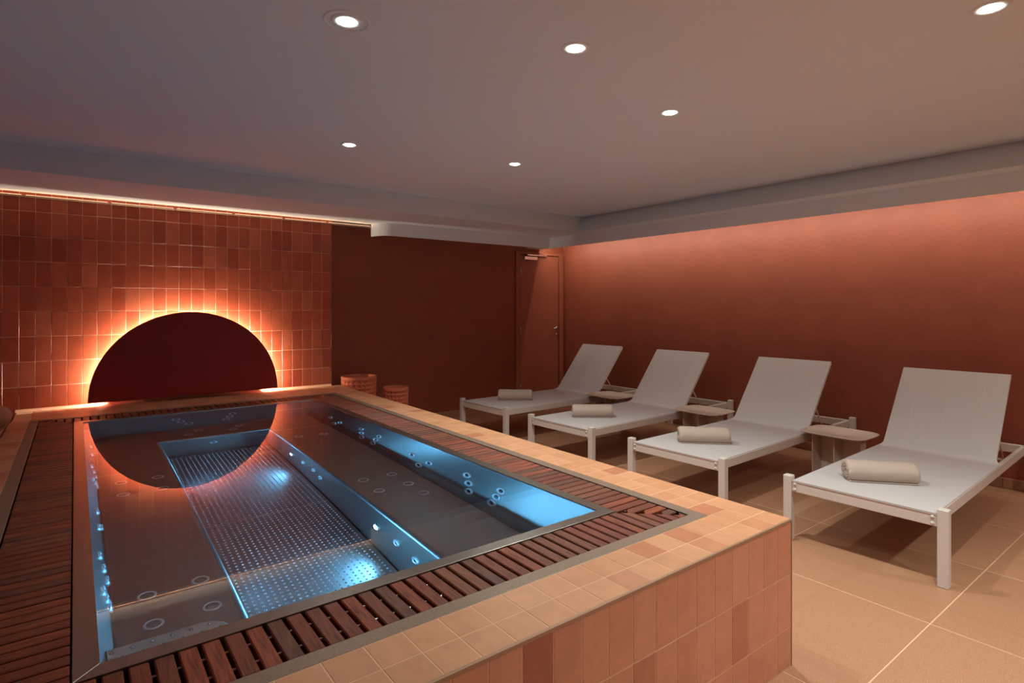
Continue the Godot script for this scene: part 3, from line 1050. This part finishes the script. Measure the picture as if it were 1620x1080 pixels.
func make_lounger() -> Node3D:
	# local: x from the foot end (0) to the head end (2.26), z across
	var t := thing("sun_lounger", "white sling sun lounger beside the terracotta door", "sun lounger", Vector3.ZERO, 0.0, "sun loungers in a row")
	var L := 2.26
	var hw := 0.41
	var ps := 0.048
	for x in [ps / 2, L - ps / 2]:
		for s in [-1, 1]:
			part("leg", boxm(Vector3(ps, 0.39, ps), 0.003), M.white_metal, t, Vector3(x, 0.195, s * (hw - ps / 2)))
	var rz := hw - ps - 0.012
	for s in [-1, 1]:
		part("side_rail", boxm(Vector3(L - 0.03, 0.062, 0.026), 0.003), M.white_metal, t, Vector3(L / 2, 0.329, s * (rz - 0.002)))
	for x in [0.020, L - 0.020]:
		part("cross_bar", boxm(Vector3(0.028, 0.062, 2 * (hw - ps) - 0.002), 0.003), M.white_metal, t, Vector3(x, 0.329, 0))
	part("cross_bar", boxm(Vector3(0.03, 0.03, 2 * rz - 0.03), 0.003), M.white_metal, t, Vector3(1.42, 0.315, 0))
	for s in [-1, 1]:       # bolts at the foot and head posts
		for x in [0.0, L]:
			var q := 0.0045 if x == 0.0 else -0.0045
			for y in [0.345, 0.313]:
				var bo := part("bolt", lathe([Vector2(0.0, 0.006), Vector2(0.007, 0.005), Vector2(0.010, 0.0)], 12), M.white_metal, t, Vector3(x + q, y, s * (hw - ps - 0.02)))
				bo.rotation.z = PI / 2 if x == 0.0 else -PI / 2
	# sling: one cloth, flat over the rails, bending up into the back
	var hx := 1.46
	var sy := 0.361
	var dx := 0.475
	var dy := 0.555
	var ang := atan2(dy, dx)
	var bl := sqrt(dx * dx + dy * dy)
	var bw := 0.665
	var prof := []          # (x, y, half width)
	var br := 0.10
	var bt := br * tan(ang / 2)
	prof.append(Vector3(0.003, sy + 0.001, rz + 0.008))
	prof.append(Vector3(hx - bt - 0.03, sy, rz + 0.008))
	for q in 9:
		var a := ang * q / 8.0
		prof.append(Vector3(hx - 0.03 - bt + br * sin(a), sy + br * (1 - cos(a)), lerpf(rz + 0.008, bw / 2, smoothstep(0.0, 1.0, q / 8.0))))
	var hp := Vector3(hx - 0.03, sy, 0)
	prof.append(Vector3(hp.x + cos(ang) * bl, hp.y + sin(ang) * bl, bw / 2))
	var ss := begin(true)
	var th := 0.010
	for q in prof.size() - 1:
		if q == 1:
			part("seat_sling", done(ss), M.sling, t)
			ss = begin(true)
		var p0: Vector3 = prof[q]
		var p1: Vector3 = prof[q + 1]
		var n0 := Vector3(-(p1.y - p0.y), p1.x - p0.x, 0).normalized()
		var pm: Vector3 = prof[maxi(q - 1, 0)]
		var pn: Vector3 = prof[mini(q + 2, prof.size() - 1)]
		var na := (Vector3(-(p1.y - pm.y), p1.x - pm.x, 0)).normalized() * th
		var nb := (Vector3(-(pn.y - p0.y), pn.x - p0.x, 0)).normalized() * th
		var e := 0.003
		var v := []
		for w in [[p0, na], [p1, nb]]:
			var c := Vector3(w[0].x, w[0].y, 0)
			for f in [[0.5, -1, e], [0.5, 1, e], [0.2, 1, 0], [-0.5, 1, 0], [-0.5, -1, 0], [0.2, -1, 0]]:
				v.append(c + w[1] * f[0] + Vector3(0, 0, f[1] * (w[0].z - f[2])))
		var o := Vector3((p0.x + p1.x) / 2, (p0.y + p1.y) / 2, 0)
		for k in 6:
			var k2 := (k + 1) % 6
			ss.set_smooth_group(k + 1)
			quad_out(ss, v[k], v[k2], v[6 + k2], v[6 + k], o)
		ss.set_smooth_group(20 + q)
		if q == 0:
			for k in [1, 2, 3, 4]:
				tri_out(ss, v[0], v[k], v[k + 1], o)
		if q == prof.size() - 2:
			for k in [1, 2, 3, 4]:
				tri_out(ss, v[6], v[6 + k], v[6 + k + 1], o)
	part("back_sling", done(ss), M.sling, t)
	var back := Node3D.new()
	back.name = "backrest"
	t.add_child(back)
	back.position = hp
	back.rotation.z = ang
	for z in [-0.20, 0.0, 0.20]:
		part("seam", boxm(Vector3(0.50, 0.0025, 0.007), 0.001), M.seam, back, Vector3(0.36, 0.0055, z))
	for s in [-1, 1]:
		part("back_tube", boxm(Vector3(bl - 0.03, 0.020, 0.022), 0.004), M.white_metal, back, Vector3(bl / 2 + 0.01, -0.0155, s * (bw / 2 - 0.013)))
	part("back_tube", boxm(Vector3(0.022, 0.020, bw - 0.06), 0.004), M.white_metal, back, Vector3(bl - 0.012, -0.0155, 0))
	# stay that props the back
	for s in [-1, 1]:
		var p := Vector3(hx - 0.03 + cos(ang) * 0.30, sy + sin(ang) * 0.30 - 0.02, s * (bw / 2 - 0.03))
		part("stay", tube([p, Vector3(hx + 0.36, 0.315, s * (bw / 2 - 0.03))], 0.006, 8), M.white_metal, t)
	part("stay_bar", tube([Vector3(hx + 0.36, 0.315, -rz), Vector3(hx + 0.36, 0.315, rz)], 0.008, 8), M.white_metal, t)
	return t

func tables() -> void:
	var lab := ["low white tray side table between the door lounger and its neighbour", "low white tray side table between the second and third lounger from the door", "low white tray side table beside the lounger farthest from the door"]
	var t := thing("side_table", lab[0], "side table", Vector3(4.85, 0, -4.475), 0.0, "tray side tables between loungers")
	# dished tray with rounded corners
	var st := begin(true)
	var n := 48
	var hx := 0.205
	var hz := 0.245
	var rings := []
	for k in [[1.0, 0.408], [0.97, 0.404], [0.86, 0.396], [0.0, 0.394], [0.0, 0.388], [0.86, 0.390], [0.97, 0.397], [1.0, 0.403]]:
		var ring := []
		for i in n:
			var a := TAU * i / n
			var e := 5.0
			var c := cos(a)
			var s := sin(a)
			var q := pow(pow(absf(c), e) + pow(absf(s), e), -1.0 / e)
			ring.append(Vector3(c * q * hx * k[0], k[1], s * q * hz * k[0]))
		rings.append(ring)
	for j in rings.size():
		var r0: Array = rings[j]
		var r1: Array = rings[(j + 1) % rings.size()]
		var up := Vector3.UP if j < 3 else Vector3.DOWN
		for i in n:
			var i2 := (i + 1) % n
			if j == 3:
				continue
			if j == 7:
				quad_out(st, r0[i], r0[i2], r1[i2], r1[i], Vector3(0, 0.4, 0))
			else:
				if j != 2:
					quad_to(st, r0[i], r0[i2], r1[i2], r1[i], up)
				else:
					var o: Vector3 = (r0[i] + r0[i2] + r1[i]) / 3.0 - up
					tri_out(st, r0[i], r0[i2], r1[i], o)
	part("tray", done(st), M.table_paint, t)
	# two folded sheet-metal legs
	for s in [[-0.160, -0.02], [0.005, 0.175]]:
		var sl := begin()
		var th := 0.004
		add_box(sl, Vector3(-0.03, 0.195, s[0]), Vector3(0.16, 0.388, th))
		add_box(sl, Vector3(0.05, 0.195, (s[0] + s[1]) / 2), Vector3(th, 0.388, s[1] - s[0]))
		if s[1] > 0.1:
			add_box(sl, Vector3(0.0, 0.195, s[1]), Vector3(0.10, 0.388, th))
		part("folded_leg", done(sl), M.table_paint, t)
	copy(t, "side_table", Vector3(4.85, 0, -3.27), 0.0, lab[1])
	copy(t, "side_table", Vector3(4.85, 0, -2.036), 0.0, lab[2])

func towels() -> void:
	# a bath towel rolled up: outer roll plus the coil seen at its ends
	var spots := [[3.728, -5.124, 4.017, -4.883], [3.708, -3.904, 4.0, -3.674], [3.666, -2.686, 3.927, -2.421], [3.658, -1.485, 3.901, -1.198]]
	var lab := ["rolled beige towel on the lounger beside the door", "rolled beige towel on the second lounger from the door", "rolled beige towel on the third lounger from the door", "rolled beige towel on the lounger farthest from the door"]
	var base: Node3D = null
	for i in 4:
		var s: Array = spots[i]
		var a := Vector3(s[0], 0, s[1])
		var b := Vector3(s[2], 0, s[3])
		var d := (b - a).normalized()
		var back := Vector3(d.z, 0, -d.x)       # away from the viewer's side
		if back.x < 0:
			back = -back
		var at := (a + b) / 2.0 + back * 0.055
		at.y = 0.3682
		var turn := atan2(-d.z, d.x)
		if base == null:
			base = make_towel(lab[0])
			base.position = at
			base.rotation.y = turn
		else:
			copy(base, "rolled_towel", at, turn, lab[i])

func make_towel(label: String) -> Node3D:
	var t := thing("rolled_towel", label, "towel", Vector3.ZERO, 0.0, "rolled towels on the loungers")
	var L := 0.375
	var rw := 0.076
	var rh := 0.062
	var st := begin(true)
	var n := 40
	var m := 18
	var nz := noise(77, 1.0, 2)
	var rows := []
	for j in m + 1:
		var u := float(j) / m
		var x := -L / 2 + L * u
		var e := minf(u, 1.0 - u) * L
		var k := 1.0 - 0.10 * pow(maxf(0.0, 1.0 - e / 0.022), 2.0)
		var ring := []
		for i in n:
			var a := TAU * i / n
			var w := 1.0 + 0.035 * nz.get_noise_3d(x * 14.0, cos(a) * 1.4, sin(a) * 1.4)
			var y := sin(a) * rh * k * w
			y = maxf(y, -rh * 0.86)
			ring.append(Vector3(x + 0.006 * nz.get_noise_2d(a * 2.0, float(j == 0) * 9.0) * (1.0 if e < 0.001 else 0.0), y + rh * 0.86, cos(a) * rw * k * w))
		rows.append(ring)
	for j in m:
		var o: Vector3 = Vector3((rows[j][0].x + rows[j + 1][0].x) / 2, rh * 0.86, 0)
		for i in n:
			var i2 := (i + 1) % n
			quad_out(st, rows[j][i], rows[j][i2], rows[j + 1][i2], rows[j + 1][i], o)
	for e in [0, m]:
		var c := Vector3(rows[e][0].x + (0.016 if e == 0 else -0.016), rh * 0.86, 0)
		for i in n:
			tri_out(st, c, rows[e][i], rows[e][(i + 1) % n], Vector3(0, rh * 0.86, 0))
	part("roll", done(st), M.towel, t)
	for s in [-1, 1]:
		var path := []
		for i in 70:
			var a := TAU * 2.7 * i / 69.0
			var q := 0.16 + 0.70 * i / 69.0
			path.append(Vector3(s * (L / 2 - 0.002 - 0.010 * (1.0 - q)), rh * 0.86 + sin(a) * rh * q * 0.92, cos(a) * rw * q))
		part("coil", tube(path, 0.0055, 6), M.towel, t)
	# loose end of the towel lying along the roll
	part("hem", boxm(Vector3(L - 0.012, 0.006, 0.03), 0.0025), M.towel, t, Vector3(0.0, 0.0035, 0.048))
	return t

func pots() -> void:
	pot(Vector3(2.432, 0, -5.89), 0.187, 0.664, 24, 14, "large terracotta pot with a faceted surface beside the tiled wall")
	pot(Vector3(2.76, 0, -5.68), 0.140, 0.540, 22, 12, "small terracotta pot with a faceted surface before the painted wall")

func pot(at: Vector3, r: float, h: float, n: int, rows: int, label: String) -> void:
	var t := thing("terracotta_pot", label, "pot", at, 0.0, "faceted terracotta pots")
	var st := begin()
	var lip := 0.03
	var hh := (h - lip) / rows
	var rad := func(y: float) -> float:
		return r * lerpf(0.90, 1.0, y / h)
	for j in rows:
		var y0 := hh * j
		var y1 := hh * (j + 1)
		for i in n:
			var a0 := TAU * i / n
			var a1 := TAU * (i + 1) / n
			var am := (a0 + a1) / 2
			var r0: float = rad.call(y0)
			var r1: float = rad.call(y1)
			var p := Vector3(cos(a0) * r0, y0, sin(a0) * r0)
			var q := Vector3(cos(a1) * r0, y0, sin(a1) * r0)
			var q1 := Vector3(cos(a1) * r1, y1, sin(a1) * r1)
			var p1 := Vector3(cos(a0) * r1, y1, sin(a0) * r1)
			var rm: float = (r0 + r1) / 2 - 0.020
			var c := Vector3(cos(am) * rm, (y0 + y1) / 2, sin(am) * rm)
			var o := Vector3(0, (y0 + y1) / 2, 0)
			tri_out(st, p, q, c, o); tri_out(st, q, q1, c, o); tri_out(st, q1, p1, c, o); tri_out(st, p1, p, c, o)
	part("body", done(st), M.clay, t)
	var rt: float = rad.call(h - lip)
	part("lip", lathe([Vector2(rt * 0.985, h - lip - 0.004), Vector2(r, h - 0.006), Vector2(r - 0.004, h), Vector2(r - 0.020, h), Vector2(r - 0.024, h - 0.006), Vector2(r - 0.034, 0.08), Vector2(0, 0.08)], 48), M.clay, t)
